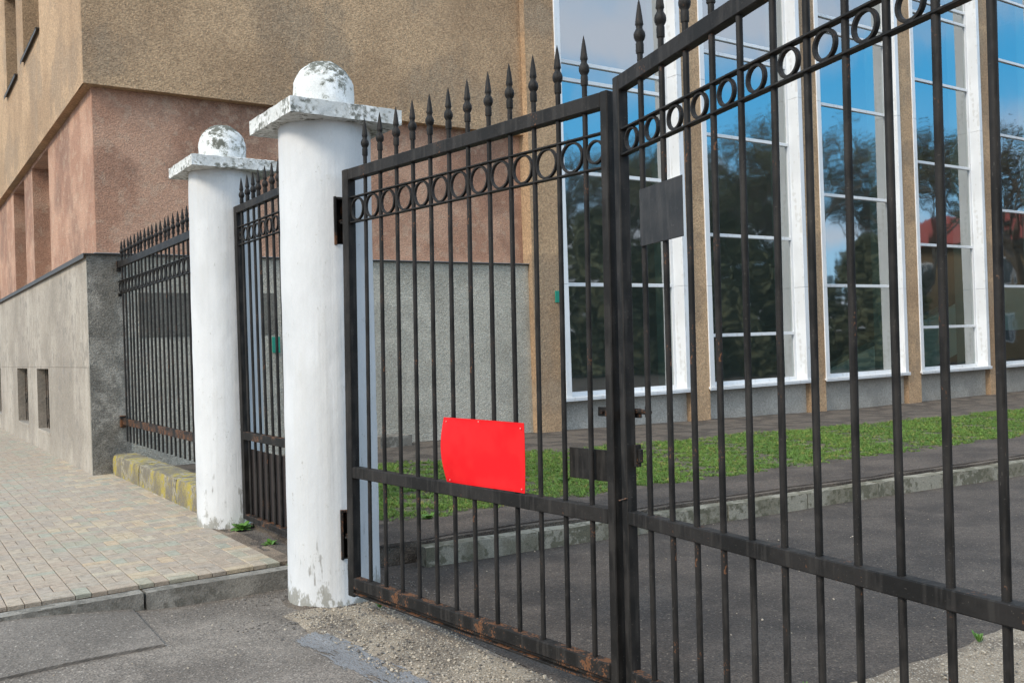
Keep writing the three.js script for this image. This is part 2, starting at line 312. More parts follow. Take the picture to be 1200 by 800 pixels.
// a sheet over a grid of (x, z); z may follow lines along x; skirt drops its edges
function sheet(x0, x1, zA, zB, nx, nz, yf, skirt = 0) {
  const pos = [], uv = [], idx = [], fA = typeof zA === 'function' ? zA : () => zA, fB = typeof zB === 'function' ? zB : () => zB;
  for (let i = 0; i <= nx; i++) for (let j = 0; j <= nz; j++) { const x = lerp(x0, x1, i / nx), z = lerp(fA(x), fB(x), j / nz); pos.push(x, yf(x, z), z); uv.push(x, -z); }
  const at = (i, j) => i * (nz + 1) + j;
  for (let i = 0; i < nx; i++) for (let j = 0; j < nz; j++) idx.push(at(i, j), at(i + 1, j), at(i, j + 1), at(i + 1, j), at(i + 1, j + 1), at(i, j + 1));
  if (skirt) {
    const ring = []; for (let i = 0; i <= nx; i++) ring.push(at(i, 0)); for (let j = 1; j <= nz; j++) ring.push(at(nx, j)); for (let i = nx - 1; i >= 0; i--) ring.push(at(i, nz)); for (let j = nz - 1; j >= 0; j--) ring.push(at(0, j));
    for (let k = 0; k < ring.length - 1; k++) { const a = ring[k], b = ring[k + 1], n = pos.length / 3; for (const q of [a, b]) { pos.push(pos[q * 3], pos[q * 3 + 1], pos[q * 3 + 2]); uv.push(uv[q * 2], uv[q * 2 + 1]); } for (const q of [a, b]) { pos.push(pos[q * 3], pos[q * 3 + 1] - skirt, pos[q * 3 + 2]); uv.push(uv[q * 2] + .07, uv[q * 2 + 1] - skirt); } idx.push(n, n + 2, n + 1, n + 1, n + 2, n + 3); }
  }
  const g = new THREE.BufferGeometry(); g.setAttribute('position', new THREE.Float32BufferAttribute(pos, 3)); g.setAttribute('uv', new THREE.Float32BufferAttribute(uv, 2)); g.setIndex(idx); g.computeVertexNormals();
  const n = g.attributes.normal; let up = 0; for (let k = 0; k < (nx + 1) * (nz + 1); k++) up += n.getY(k); if (up < 0) { idx.reverse(); g.setIndex(idx); g.computeVertexNormals(); }
  return g;
}
struct('ground', sheet(-300, 300, -300, 300, 2, 2, () => -0.06), M.dirt);
const streetY = (x, z) => 0.095 * sstep(1.75, .55, x) * sstep(-5.2, -6.5, z) + 0.006 * wob(x, z);
struct('street', sheet(-30, 2.74, -6.62, 30, 90, 100, (x, z) => streetY(x, z)), M.street);
// a later repair of the street: a thin raised slab of finer asphalt with its own edge
{
  const g = sheet(-4, 1.31, x => lerp(-5.3, -5.62, clamp((x + 4) / 5.3)), -6.58, 60, 16, (x, z) => streetY(x, z) + 0.016, 0.03);
  const m = struct('asphalt_patch', g, M.patch);
}
struct('far_street', sheet(-30, 2.3, -60, -6.62, 4, 12, () => -0.03), M.street);
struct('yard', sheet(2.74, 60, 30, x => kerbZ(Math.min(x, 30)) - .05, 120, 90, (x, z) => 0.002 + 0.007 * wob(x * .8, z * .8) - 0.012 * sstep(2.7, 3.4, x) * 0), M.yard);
// exposed aggregate concrete under and before the gate, and the slab inside the yard
{
  const apron = struct('concrete_apron', sheet(0, 1, 0, 1, 30, 40, (u, v) => 0, 0), M.aggregate);
  const g = apron.geometry, p = g.attributes.position, uv = g.attributes.uv;
  for (let i = 0; i < p.count; i++) {
    const u = p.getX(i), v = p.getZ(i), z = lerp(-5.78, 1.5, v), ragged = .06 * wob(z * 2.2, 3) + .03 * wob(z * 9, 1);
    const xl = 2.10 + ragged + .3 * sstep(-4.6, -3.4, z), xr = lerp(2.69, 2.80, v) + .02 * wob(z * 5, 9);
    const x = lerp(xl, xr, u), edge = Math.min(u, 1 - u) * 8; p.setXYZ(i, x, 0.0 + 0.018 * clamp(edge) + 0.006 * wob(x, z), z); uv.setXY(i, x, -z);
  }
  g.computeVertexNormals();
  const slab = struct('concrete_slab', sheet(3.0, 14, x => -2.8 + .03 * wob(x * 2, 1) + .02 * wob(x * 8, 3), 4, 70, 30, (x, z) => 0.014 + 0.006 * wob(x * .8, z * .8) + .004), M.aggregate);
  void slab;
  // loose pebbles and grit
  const peb = new THREE.IcosahedronGeometry(1, 0); { const q = peb.attributes.position; const R = rng(5); const seen = {}; for (let i = 0; i < q.count; i++) { const k = [q.getX(i), q.getY(i), q.getZ(i)].map(t => t.toFixed(2)).join(); seen[k] ??= .75 + R() * .5; q.setXYZ(i, q.getX(i) * seen[k], q.getY(i) * seen[k] * .6, q.getZ(i) * seen[k]); } peb.computeVertexNormals(); }
  const spots = []; const R = rng(91);
  for (let k = 0; k < 2600; k++) { const z = -5.75 + Math.pow(R(), 1.2) * 3.4, x = 2.1 + R() * .62; spots.push([x, .02, z, .003 + R() * R() * .009, 1]); }
  for (let k = 0; k < 700; k++) { const a = R() * 6.28, d = .3 + R() * .55; spots.push([2.4 + Math.cos(a) * d * .9, .004, -5.95 + Math.sin(a) * d, .003 + R() * R() * .011, 0]); }
  for (let k = 0; k < 500; k++) spots.push([1.3 + R() * 1.2, .004, -6.56 + R() * R() * .45, .002 + R() * R() * .009, 0]);
  for (let k = 0; k < 900; k++) { const x = 3.2 + R() * 4; spots.push([x, .025, -2.75 + R() * .9, .003 + R() * R() * .009, 1]); }
  for (let k = 0; k < 260; k++) { const x = .3 + R() * 2, z = -6.3 + R() * 3; spots.push([x, streetY(x, z) + .002, z, .0025 + R() * R() * .007, 1]); }
  for (let k = 0; k < 400; k++) { const x = 3 + R() * 7, z = -6.2 + R() * 4; if (z < kerbZ(x)) continue; spots.push([x, .004, z, .002 + R() * R() * .008, 1]); }
  const im = new THREE.InstancedMesh(peb, std({ color: rgb(1, 1, 1), roughness: .9 }), spots.length), m4 = new THREE.Matrix4(), q = new THREE.Quaternion(), e = new THREE.Euler(), c = new THREE.Color();
  spots.forEach(([x, y, z, s, w], i) => { e.set(R() * .5, R() * 6.3, R() * .5); m4.compose(V(x, y, z), q.setFromEuler(e), V(s, s, s)); im.setMatrixAt(i, m4); const t = R(); w && t > .35 ? c.setRGB(.16 + t * .30, .128 + t * .265, .092 + t * .215) : c.setRGB(.1 + t * .1, .09 + t * .085, .08 + t * .07); im.setColorAt(i, c); });
  im.name = numbered('pebbles'); shade(im); tag(im, 'loose grit and pebbles scattered over concrete and asphalt', 'pebbles', null, 'stuff'); scene.add(im);
}
// worn pale blue paint left on the concrete edge: a flat stain with a broken outline
{
  const W = 256, a = fbm(W, W, 6, 6, 6, 1501), b = fbm(W, W, 30, 30, 3, 1507);
  const al = grayTex(W, W, 1, 1, (i, u, v) => a[i] * .65 + b[i] * .35 - .24 + .42 * sstep(.0, .45, Math.min(u, 1 - u)) * sstep(0, .2, Math.min(v, 1 - v)) - .1 > .36 ? 1 : 0); al.wrapS = al.wrapT = THREE.ClampToEdgeWrapping;
  const g = sheet(0, 1, 0, 1, 10, 30, () => 0), p = g.attributes.position, uv = g.attributes.uv;
  for (let i = 0; i < p.count; i++) { const u = p.getX(i), v = p.getZ(i), z = lerp(-5.45, -3.9, v), x = lerp(1.93, 2.03, v) + (u - .1) * .3; p.setXYZ(i, x, .006 * wob(x, z) + .0035 + .0165 * sstep(2.07, 2.17, x - .06 * wob(z * 2.2, 3)), z); uv.setXY(i, u, v); }
  g.computeVertexNormals(); const sp = noiseLayer(W, W, 60, 160, 1511), stainTex = colorTex(W, W, 1, 1, i => mix3(mix3([0.17, 0.17, 0.174], [0.235, 0.238, 0.245], a[i]), [0.13, 0.115, 0.1], .8 * sstep(.55, .8, sp[i])));
  const m = struct('paint_stain', g, std({ map: stainTex, bumpMap: T.asphaltBump, bumpScale: .008, roughness: .95, alphaMap: al, alphaTest: .5 })); m.userData.label = 'worn pale blue paint on the concrete edge';
}

// ------------------------------------------------------------------ sidewalk of small pavers
const SW = 0.125;
{
  const walk = struct('sidewalk', sheet(-6, 2.56, -6.80, -60, 6, 30, () => SW - 0.009, .2), std({ map: T.dirt, color: rgb(2.0, 1.9, 1.75), roughness: .97 }));
  const gap = .0027, ch = .004, hh = .03;
  const mk = (w, d) => { const pts = []; for (const sx of [-1, 1]) for (const sz of [-1, 1]) { const x = w / 2 - gap, z = d / 2 - gap; pts.push(V(sx * x, -hh, sz * z), V(sx * x, -ch, sz * z), V(sx * (x - ch), 0, sz * (z - ch))); } return new ConvexGeometry(pts); };
  const R = rng(303);
  const geos = { a: [], b: [] }; for (let k = 0; k < 4; k++) { geos.a.push(boxUV(mk(.2, .1), R(), R())); geos.b.push(boxUV(mk(.1, .2), R(), R())); }
  const tones = [[.42, .345, .268], [.41, .33, .256], [.40, .34, .272], [.44, .366, .282], [.39, .36, .276], [.37, .358, .284], [.49, .40, .284], [.50, .386, .265], [.39, .328, .266], [.48, .412, .312]];
  const mats = tones.map(c => std({ map: T.paver, color: rgb(...c), bumpMap: T.asphaltBump, bumpScale: .0025, roughness: .92 }));
  const patchN = (x, z) => .5 + .5 * Math.sin(x * 2.6 + 1.2 * Math.sin(z * 1.1)) * Math.sin(z * 1.7 + x);
  const pick = (x, z) => { const w = sstep(.7, 2.3, x + .1 * (z + 7)) * .75, p = patchN(x, z), t = R(); if (t < w * p) return R() < .5 ? 6 : R() < .5 ? 7 : 9; if (t < w * p + .2 * sstep(.6, 1.6, x)) return R() < .5 ? 4 : 5; return [0, 1, 2, 3, 8, 0, 1][Math.floor(R() * 7)]; };
  const rest = [], col = new THREE.Color();
  let single = 0;
  for (let j = 0; j < 120; j++) for (let i = -8; i < 13; i++) {
    const x0 = .022 + .2 * i, zc = -6.765 - .2 * (j + .5), xc = x0 + .1;
    if (xc > 2.53 || (xc > 2.33 && (zc > -8.95 || zc < -13.5)) || xc < .088 * -zc - 1.2) continue;
    const across = (i + j) % 2 === 0;
    for (let k = 0; k < 2; k++) {
      const x = across ? xc : xc + (k - .5) * .1, z = across ? zc + (k - .5) * .1 : zc, y = SW + (R() - .5) * .003, n = Math.floor(R() * 4), tone = pick(x, z);
      const g = geos[across ? 'a' : 'b'][n], rx = (R() - .5) * .012, rz = (R() - .5) * .012;
      if (xc > .36 && j < 15 && single < 300) { const m = part(single ? `paver_${String(single).padStart(3, '0')}` : 'paver', g, mats[tone], walk); m.position.set(x, y, z); m.rotation.set(rx, 0, rz); single++; }
      else { const q = g.clone(); q.rotateX(rx); q.rotateZ(rz); q.translate(x, y, z); const c = new Float32Array(q.attributes.position.count * 3); for (let v = 0; v < c.length; v += 3) { c[v] = tones[tone][0]; c[v + 1] = tones[tone][1]; c[v + 2] = tones[tone][2]; } q.setAttribute('color', new THREE.BufferAttribute(c, 3)); rest.push(q); }
    }
  }
  const m = part('paver_field', mergeGeometries(rest), std({ map: T.paver, vertexColors: true, bumpMap: T.asphaltBump, bumpScale: .0025, roughness: .92 }), walk); m.userData.kind = 'stuff'; void col;
}
function kerbStone(len, w, h, r, seed) {       // along local +x from its left foot, front at local z = 0
  const s = new THREE.Shape(); s.moveTo(0, -.12); s.lineTo(0, h - r); s.quadraticCurveTo(0, h, -r, h); s.lineTo(-w, h); s.lineTo(-w, -.12); s.closePath();
  const g = new THREE.ExtrudeGeometry(s, { depth: len, bevelEnabled: false, steps: Math.max(2, Math.round(len * 6)), curveSegments: 4 });
  g.rotateY(Math.PI / 2); const p = g.attributes.position; for (let i = 0; i < p.count; i++) { const x = p.getX(i), y = p.getY(i); if (y > -.1) p.setXYZ(i, x, y + .003 * wob(x * 5 + seed, y * 20), p.getZ(i) + .004 * wob(x * 4 + seed * 2, y * 25)); }
  g.computeVertexNormals(); return boxUV(g, seed * .37, seed * .21);
}
{
  const k = struct('sidewalk_kerb');
  [[-1.6, .98], [-.61, 1.0], [.4, .99], [1.4, 1.07]].forEach(([x, l], i) => { const m = part('kerb_stone', kerbStone(l - .008, .15, SW + .012, .035, i + 1), M.kerb, k); m.position.set(x, 0, -6.61 + i * .004); });
  const y = struct('yard_kerb'); const a = Math.atan(.101);
  for (let i = 0; i < 26; i++) { const x = 3.43 + i * 1.0 * Math.cos(a); const m = part('kerb_stone', kerbStone(.99, .17, .15 + .006 * Math.sin(i * 3.1), .03, i * 1.7 + 9), M.yardKerb, y); m.position.set(x, i > 10 ? -.01 * (i - 10) * .4 : 0, kerbZ(x) + .008 * Math.sin(i * 2.3)); m.rotation.y = -a + .004 * Math.sin(i * 5.1); }
}
// planting bed, raised path and lawn behind the yard kerb
struct('bed_soil', sheet(2.74, 34, x => x < 3.43 ? -6.62 : kerbZ(Math.min(x, 29)) - .1, -13.62, 110, 60, soilY, .16), M.dirt);
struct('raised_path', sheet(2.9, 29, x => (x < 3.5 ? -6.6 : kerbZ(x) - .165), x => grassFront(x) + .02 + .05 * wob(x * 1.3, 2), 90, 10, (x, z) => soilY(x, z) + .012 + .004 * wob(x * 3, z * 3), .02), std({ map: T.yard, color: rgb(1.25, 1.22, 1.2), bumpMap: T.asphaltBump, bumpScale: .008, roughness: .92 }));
struct('verge_soil', sheet(2.47, 2.76, -6.62, -8.5, 8, 50, (x, z) => SW - .012 + .012 * wob(x * 6, z * 5) - .07 * sstep(-6.85, -6.62, z)), M.dirt);
{
  // grass: tufts of narrow bent blades
  const R = rng(808), bl = [];
  for (let k = 0; k < 10; k++) {
    const a = R() * 6.283, lean = .25 + R() * .8, h = .6 + R() * .5, w = .032 + R() * .028, ox = (R() - .5) * .7, oz = (R() - .5) * .7, dx = Math.cos(a), dz = Math.sin(a), sx = -dz * w, sz = dx * w;
    const P = [[ox - sx, 0, oz - sz], [ox + sx, 0, oz + sz], [ox + dx * lean * .3 - sx * .8, h * .6, oz + dz * lean * .3 - sz * .8], [ox + dx * lean * .3 + sx * .8, h * .6, oz + dz * lean * .3 + sz * .8], [ox + dx * lean, h, oz + dz * lean]];
    for (const t of [[0, 1, 2], [1, 3, 2], [2, 3, 4]]) for (const v of t) bl.push(...P[v]);
  }
  const g = new THREE.BufferGeometry(); g.setAttribute('position', new THREE.Float32BufferAttribute(bl, 3)); g.computeVertexNormals();
  const spots = []; const dens = (x, z) => .5 + .5 * wob(x * .9 + 3, z * 1.1);
  for (let k = 0; k < 125000; k++) {
    const x = 2.95 + 17 * Math.pow(R(), 1.25), zf = grassFront(x) + .14 * wob(x * 3, 1) + .07 * wob(x * 11, 4) - .07, zb = grassBack(x) + .25 * wob(x * 1.5, 5), z = lerp(zf, zb, R());
    const bare = .5 + .5 * wob(x * 2.4 + 7, z * 2.1), e = Math.min(sstep(0, .25, zf - z) + .35, sstep(0, .5, z - zb) + .12); if (R() > e || (bare > .66 && R() < .85)) continue; if (x < 3.3 && R() < .6) continue;
    spots.push([x, z, dens(x, z)]);
  }
  const im = new THREE.InstancedMesh(g, std({ color: rgb(1, 1, 1), side: THREE.DoubleSide, roughness: .65 }), spots.length), m4 = new THREE.Matrix4(), q = new THREE.Quaternion(), c = new THREE.Color();
  spots.forEach(([x, z, d], i) => { const s = .016 + R() * .020 + d * .010 + (R() < .04 ? .03 : 0); q.setFromAxisAngle(V(0, 1, 0), R() * 6.283); m4.compose(V(x, soilY(x, z) - .003, z), q, V(s * 1.15, s * (.45 + R() * .55), s * 1.15)); im.setMatrixAt(i, m4); const t = R(), y = R() < .13 ? 1 : 0; { const w = .5 + .5 * wob(x * 1.1 + 9, z * 1.6); c.setRGB((.058 + t * .075 + w * .03 + y * .15) * .95, .125 + t * .115 + w * .03 + y * .05, .016 + t * .02 + y * .03); }; im.setColorAt(i, c); });
  im.name = numbered('lawn_grass'); shade(im); tag(im, 'green grass strip between the path and the building', 'grass', null, 'stuff'); scene.add(im);
}

// ------------------------------------------------------------------ corner building with roughcast walls
{
  const B = thing('corner_building', 'brown and pink roughcast corner building on a grey plinth', 'building', [0, 0, 0]);
  const zE = -60, xE = 9.53;
  // plinth: street side in smooth concrete with two basement windows, yard side in grey roughcast
  const baseHoles = [[-18.65, -17.25, .47, 1.54], [-21.57, -19.97, .47, 1.54], [-26.2, -24.8, .47, 1.54]];
  part('street_plinth', merge([wallWithHoles('x', zE, -13.56, 1.57, 3.08, 2.305, 2.7, []), wallWithHoles('x', zE, -13.56, -.1, 1.562, 2.302, 2.7, baseHoles), box(2.312, 2.6, 1.55, 1.58, zE, -13.6)]), M.concrete, B);
  part('corner_pier', box(2.3035, 2.80, -.1, 3.079, -13.52, -13.516), M.grayDark, B);
  part('yard_plinth', merge([box(2.304, xE + .1, -.1, 3.08, -13.55, -13.52), box(2.71, xE + .1, -.1, 3.08, -13.9, -13.551)]), M.gray, B);
  for (const [z0, z1, y0, y1] of baseHoles) {
    const w = part('basement_window', box(2.50, 2.54, y0, y1, z0, z1), M.hole, B);
    const bars = []; const R = rng(Math.abs(z0 * 10 | 0)); for (let k = 0; k < 6; k++) { const a = lerp(z0, z1, (k + .5) / 6); bars.push(tube(V(2.43, y0, a), V(2.43, y1, a), .006)); } bars.push(tube(V(2.43, (y0 + y1) / 2, z0), V(2.43, (y0 + y1) / 2, z1), .006)); for (let k = 0; k < 5; k++) bars.push(tube(V(2.44, y0 + R() * .9, z0 + R()), V(2.44, y0 + R(), z1 - R()), .006));
    part('grille', merge(bars), M.ironRust, w); part('sill', cbox(2.295, 2.49, y0 - .05, y0 + .004, z0 + .002, z1 - .002), M.concrete, w);
  }
  const fl = part('plinth_flashing', merge([box(2.262, 2.5, 3.08, 3.095, zE, -13.48), box(2.262, 2.268, 3.03, 3.082, zE, -13.48), box(2.5, xE, 3.08, 3.095, -13.66, -13.48)]), M.darkFlash, B);
  part('yard_flashing', box(2.4, xE, 3.097, 3.104, -13.66, -13.465), M.flash, fl);
  // pink ground floor, set back under the storey above
  const pinkHoles = [[-19.72, -17.67, 3.1, 5.32], [-22.74, -20.92, 3.1, 5.32], [-27.8, -25.97, 3.1, 5.32]];
  part('street_wall', wallWithHoles('x', zE, -13.68, 3.0, 5.45, 2.46, 2.9, pinkHoles), M.pink, B);
  part('yard_wall', box(2.463, xE + .1, 3.0, 5.45, -13.9, -13.66), M.pink, B);
  // brown upper storeys, overhanging
  const upHoles = [[-19.35, -17.3, 7.25, 9.3], [-22.1, -20.3, 7.25, 9.3], [-27, -25, 7.25, 9.3], [-19.35, -17.3, 10.6, 12.4]];
  part('upper_street_wall', wallWithHoles('x', zE, -13.56, 5.386, 13.2, 2.335, 2.9, upHoles), M.brown, B);
  part('upper_yard_wall', merge([box(2.337, xE + .1, 5.386, 13.2, -13.9, -13.52)]), M.brown, B);
  part('soffit', box(2.35, xE, 5.383, 5.40, zE + .02, -13.54), M.brown, B);
  for (const [hs, x0, sillOut] of [[pinkHoles, 2.46, 0], [upHoles, 2.335, 1]]) for (const [z0, z1, y0, y1] of hs) {
    const w = part('window', merge([box(x0 + .30, x0 + .36, y0, y1, z0, z0 + .07), box(x0 + .30, x0 + .36, y0, y1, z1 - .07, z1), box(x0 + .30, x0 + .36, y0, y0 + .07, z0, z1), box(x0 + .30, x0 + .36, y1 - .07, y1, z0, z1), box(x0 + .30, x0 + .36, y0, y1, (z0 + z1) / 2 - .03, (z0 + z1) / 2 + .03)]), M.pvc, B);
    part('pane', box(x0 + .335, x0 + .345, y0 + .06, y1 - .06, z0 + .06, z1 - .06), M.darkGlass, w);
    if (sillOut) part('sill', merge([box(x0 - .06, x0 + .3, y0 - .012, y0 + .004, z0 - .03, z1 + .03), box(x0 - .06, x0 - .052, y0 - .06, y0, z0 - .03, z1 + .03)]), M.darkFlash, w);
  }
  part('roof', box(2.2, 12, 13.2, 13.4, zE, -13.3), M.darkFlash, B);
  part('rear_wall', merge([box(11.8, 12, 0, 13.2, zE, -24), box(2.9, 11.8, 0, 13.2, zE - .2, zE)]), M.brown, B);
}

// ------------------------------------------------------------------ glazed stair wing
{
  const G = thing('glazed_wing', 'tall wing with brown piers and high white framed stair windows', 'building', [0, 0, 0]);
  const zP = -13.38, zG = -13.665, x0 = 10.17, pitch = 3.65, wW = 3.12, n = 7, H = 13.2;
  const R = rng(606);
  const pier = (a, b) => { part('pier', box(a, b, -.4, H, zP - .36, zP), M.brown, G); part('inner_pier', box(a - .06, b + .06, -.1, H, zP - .86, zP - .362), M.inside, G); };
  pier(9.53, x0);
  for (let i = 0; i < n; i++) pier(x0 + wW + i * pitch, x0 + (i + 1) * pitch);
  for (let i = 0; i < n; i++) {
    const a = x0 + i * pitch, b = a + wW, bd = .13, up = 1.06 * i;
    part('plinth_panel', box(a, b, -.4, .625, zP - .4, zP - .13), std({ map: T.gray, color: rgb(.82, .84, .90), bumpMap: T.softBump, bumpScale: .01 }), G);
    const w = part('window', merge([box(a + .11, a + .19, .7, H - .3, zG - .03, zG + .035), box(b - .19, b - .11, .7, H - .3, zG - .03, zG + .035), box(a + .19, b - .19, .7, .775, zG - .03, zG + .035), box(a + .19, b - .19, H - .38, H - .3, zG - .03, zG + .035)]), M.pvc, G);
    for (const [p, q] of [[a, a + bd], [b - bd, b]]) { const j = 2.72 + .02 * R(); for (const [ya, yb] of [[.702, j], [j + .004, 6.9], [6.904, H]]) part('reveal_board', cbox(p, q, ya, yb, zG - .04, zP + .025, .004), M.pvc, w); }
    part('sill', merge([cbox(a - .03, b + .03, .655, .7, zG + .03, zP + .055, .004), box(a - .03, b + .03, .63, .658, zP + .035, zP + .05)]), M.pvc, w);
    part('head', box(a, b, H - .3, H, zG - .04, zP + .02), M.pvc, w);
    const rows = []; for (let k = -6; k < 6; k++) { const y = 2.755 + up + 2.08 * k; if (y > 1.1 && y < 6.4 + up) rows.push(y); }
    rows.push(6.55 + up, 6.88 + up); for (let y = 6.88 + up + 2.08; y < H - .8; y += 2.08) rows.push(y);
    const ys = rows.filter(y => y > .9 && y < H - .6).sort((p, q) => p - q);
    for (const y of ys) part('transom', cbox(a + .188, b - .188, y - .034, y + .034, zG - .028, zG + .045, .005), M.pvc, w);
    const ed = [.76, ...ys, H - .37];
    for (let k = 0; k < ed.length - 1; k++) {
      const g = new THREE.PlaneGeometry(wW - .36, ed[k + 1] - ed[k] - .04); const m = part('pane', g, M.glass, w); m.position.set((a + b) / 2, (ed[k] + ed[k + 1]) / 2, zG); m.rotation.set((R() - .5) * .008, (R() - .5) * .010, 0); boxUVinto(g, i * 1.7, k * 2.3);
    }
  }
  // the stair hall behind the glass
  const xe = x0 + n * pitch;
  part('hall_floor', box(9.6, xe, .2, .42, -20, zP - .42), M.insideDark, G);
  part('hall_back_wall', box(9.6, xe, .42, H, -20.2, -20), M.insideDark, G);
  part('hall_side_wall', merge([box(9.4, 9.62, -.4, H, -20.2, -13.75), box(xe - .01, xe + .2, -.4, H, -20.2, -13.38)]), M.insideDark, G);
  part('roof', box(9.3, xe + .3, H, H + .3, -20.4, zP + .15), M.brown, G);
  // stair flights with solid pale parapets, climbing along the windows
  const flight = (xa, ya, len, sl, th, z) => { const s = new THREE.Shape(); s.moveTo(0, 0); s.lineTo(len, len * sl); s.lineTo(len, len * sl - th); s.lineTo(0, -th); s.closePath(); const g = new THREE.ExtrudeGeometry(s, { depth: .12, bevelEnabled: false }); g.translate(xa, ya, z); return boxUV(g); };
  part('stair_parapet', flight(19.9, .5, 9.0, .285, 1.45, -15.8), M.insidePale, G);
  part('landing_parapet', box(28.92, xe - .3, 1.62, 3.06, -15.8, -15.68), M.insidePale, G);
  part('stair_flight', flight(20.2, .1, 8.7, .285, .25, -17.4), M.inside, G).scale.z = 1;
}

// ------------------------------------------------------------------ whitewashed pillars
function makePillar(label, [x, y, z], { h, turn = 0, lean = 0, niches = [], seed = 1, capH = .108, domeR = .205, domeH = .36 }) {
  const P = thing('gate_pillar', label, 'pillar', [x, y, z], 'whitewashed round gate pillars');
  const Rr = .308, seg = 90, ys = [-.15]; for (let k = 0; k <= 32; k++) ys.push(h * k / 32); for (const n of niches) ys.push(n.y0, n.y1); ys.sort((a, b) => a - b);
  const cells = [], uvs = [], ang = []; for (let i = 0; i <= seg; i++) ang.push(-180 + i * 360 / seg);
  const pt = (a, Y) => { const r = Rr + .0035 * wob(a * .06 + seed, Y * 1.6) + .0015 * wob(a * .3, Y * 6 + seed); return [Math.sin(rad(a)) * r, Y, Math.cos(rad(a)) * r]; };
  const inN = (a, Y) => niches.some(n => a > n.a0 && a < n.a1 && Y > n.y0 && Y < n.y1);
  const pos = [], nor = [];
  for (let i = 0; i < seg; i++) for (let j = 0; j < ys.length - 1; j++) {
    if (inN((ang[i] + ang[i + 1]) / 2, (ys[j] + ys[j + 1]) / 2)) continue;
    const q = [[ang[i], ys[j]], [ang[i + 1], ys[j]], [ang[i + 1], ys[j + 1]], [ang[i], ys[j + 1]]];
    for (const t of [0, 1, 2, 0, 2, 3]) { const [a, Y] = q[t]; pos.push(...pt(a, Y)); nor.push(Math.sin(rad(a)), 0, Math.cos(rad(a))); uvs.push((a + 180) / 360 * 1 + turn, Math.max(.002, Y) / 3.4); }
  }
  const g = new THREE.BufferGeometry(); g.setAttribute('position', new THREE.Float32BufferAttribute(pos, 3)); g.setAttribute('normal', new THREE.Float32BufferAttribute(nor, 3)); g.setAttribute('uv', new THREE.Float32BufferAttribute(uvs, 2));
  const shaft = part('shaft', g, M.white, P); void cells;
  for (const n of niches) {                         // a broken-out slot with the iron hinge plate in it
    const ac = (n.a0 + n.a1) / 2, wv = 2 * Rr * Math.sin(rad((n.a1 - n.a0) / 2)), grp = [];
    const f = .004, d = .11; grp.push(box(-wv / 2 - f, wv / 2 + f, n.y0 - f, n.y1 + f, -d - .006, -d)); grp.push(box(-wv / 2 - f, -wv / 2, n.y0 - f, n.y1 + f, -d, -.002), box(wv / 2, wv / 2 + f, n.y0 - f, n.y1 + f, -d, -.002), box(-wv / 2, wv / 2, n.y1, n.y1 + f, -d, -.002), box(-wv / 2, wv / 2, n.y0 - f, n.y0, -d, -.002));
    const gg = merge(grp); gg.translate(0, 0, Rr * Math.cos(rad((n.a1 - n.a0) / 2))); gg.rotateY(rad(ac)); const hn = part('hinge_slot', gg, M.hole, P);
    const pl = merge([cbox(-wv / 2 - .012, -wv / 2 + .004, n.y0 - .004, n.y1 + .006, -.03, .012, .002), cbox(-wv / 2, wv / 2, n.y1 - .012, n.y1 + .004, -.05, .006, .002), cbox(-wv / 2 + .02, wv / 2 + .03, (n.y0 + n.y1) / 2 - .012, (n.y0 + n.y1) / 2 + .003, -.06, .035, .002), cbox(wv / 2 - .03, wv / 2 - .004, n.y0 + .02, n.y1 - .02, -.07, .03, .003)]); pl.translate(0, 0, Rr); pl.rotateY(rad(ac)); part('hinge_plate', pl, M.ironRust, hn);
  }
  const rough = (g, k) => { const p = g.attributes.position; for (let i = 0; i < p.count; i++) { const a = p.getX(i), b = p.getY(i), c = p.getZ(i); p.setXYZ(i, a + k * wob(b * 31 + seed, c * 17), b + k * wob(a * 19 + seed, c * 23), c + k * wob(a * 21, b * 37 + seed)); } g.computeVertexNormals(); return g; };
  const cs = .39, cg = new THREE.BoxGeometry(cs * 2, capH, cs * 2, 24, 4, 24); { const p = cg.attributes.position; for (let i = 0; i < p.count; i++) { const ax = Math.abs(p.getX(i)), az = Math.abs(p.getZ(i)), e = Math.max(ax, az); if (p.getY(i) > capH * .45 && e > cs - .001) p.setY(i, p.getY(i) - .009); if (p.getY(i) > 0 && e < cs - .02) p.setY(i, p.getY(i) + .012 * (1 - e / cs)); } }
  cg.translate(0, h + capH / 2, 0); part('cap', boxUV(rough(cg, .0028), seed * .31, seed * .17), M.cap, P);
  const prof = [], st = domeH - domeR; for (let k = 0; k <= 4; k++) prof.push([domeR * 1.0, h + capH - .02 + (st + .02) * k / 4]); for (let k = 1; k <= 14; k++) { const a = k / 14 * Math.PI / 2; prof.push([Math.max(.0005, domeR * Math.cos(a)), h + capH + st + domeR * Math.sin(a)]); }
  const dg = new THREE.LatheGeometry(prof.map(p => new THREE.Vector2(p[0], p[1])), 40); const du = dg.attributes.uv; for (let i = 0; i < du.count; i++) du.setX(i, du.getX(i) + turn); part('dome', rough(dg, .004), M.dome, P);
  const foot = lathe([[Rr + .06, -.05], [Rr + .035, .0], [Rr + .01, .01], [Rr - .008, .024]], 60); { const p = foot.attributes.position; for (let i = 0; i < p.count; i++) { const k = 1 + .05 * wob(p.getX(i) * 9 + seed, p.getZ(i) * 9); p.setX(i, p.getX(i) * k); p.setZ(i, p.getZ(i) * k); } foot.computeVertexNormals(); } part('footing', boxUV(foot), M.dirt, P);
  P.quaternion.setFromAxisAngle(V(Math.sin(rad(34.05)), 0, -Math.cos(rad(34.05))), lean);
  return P;
}
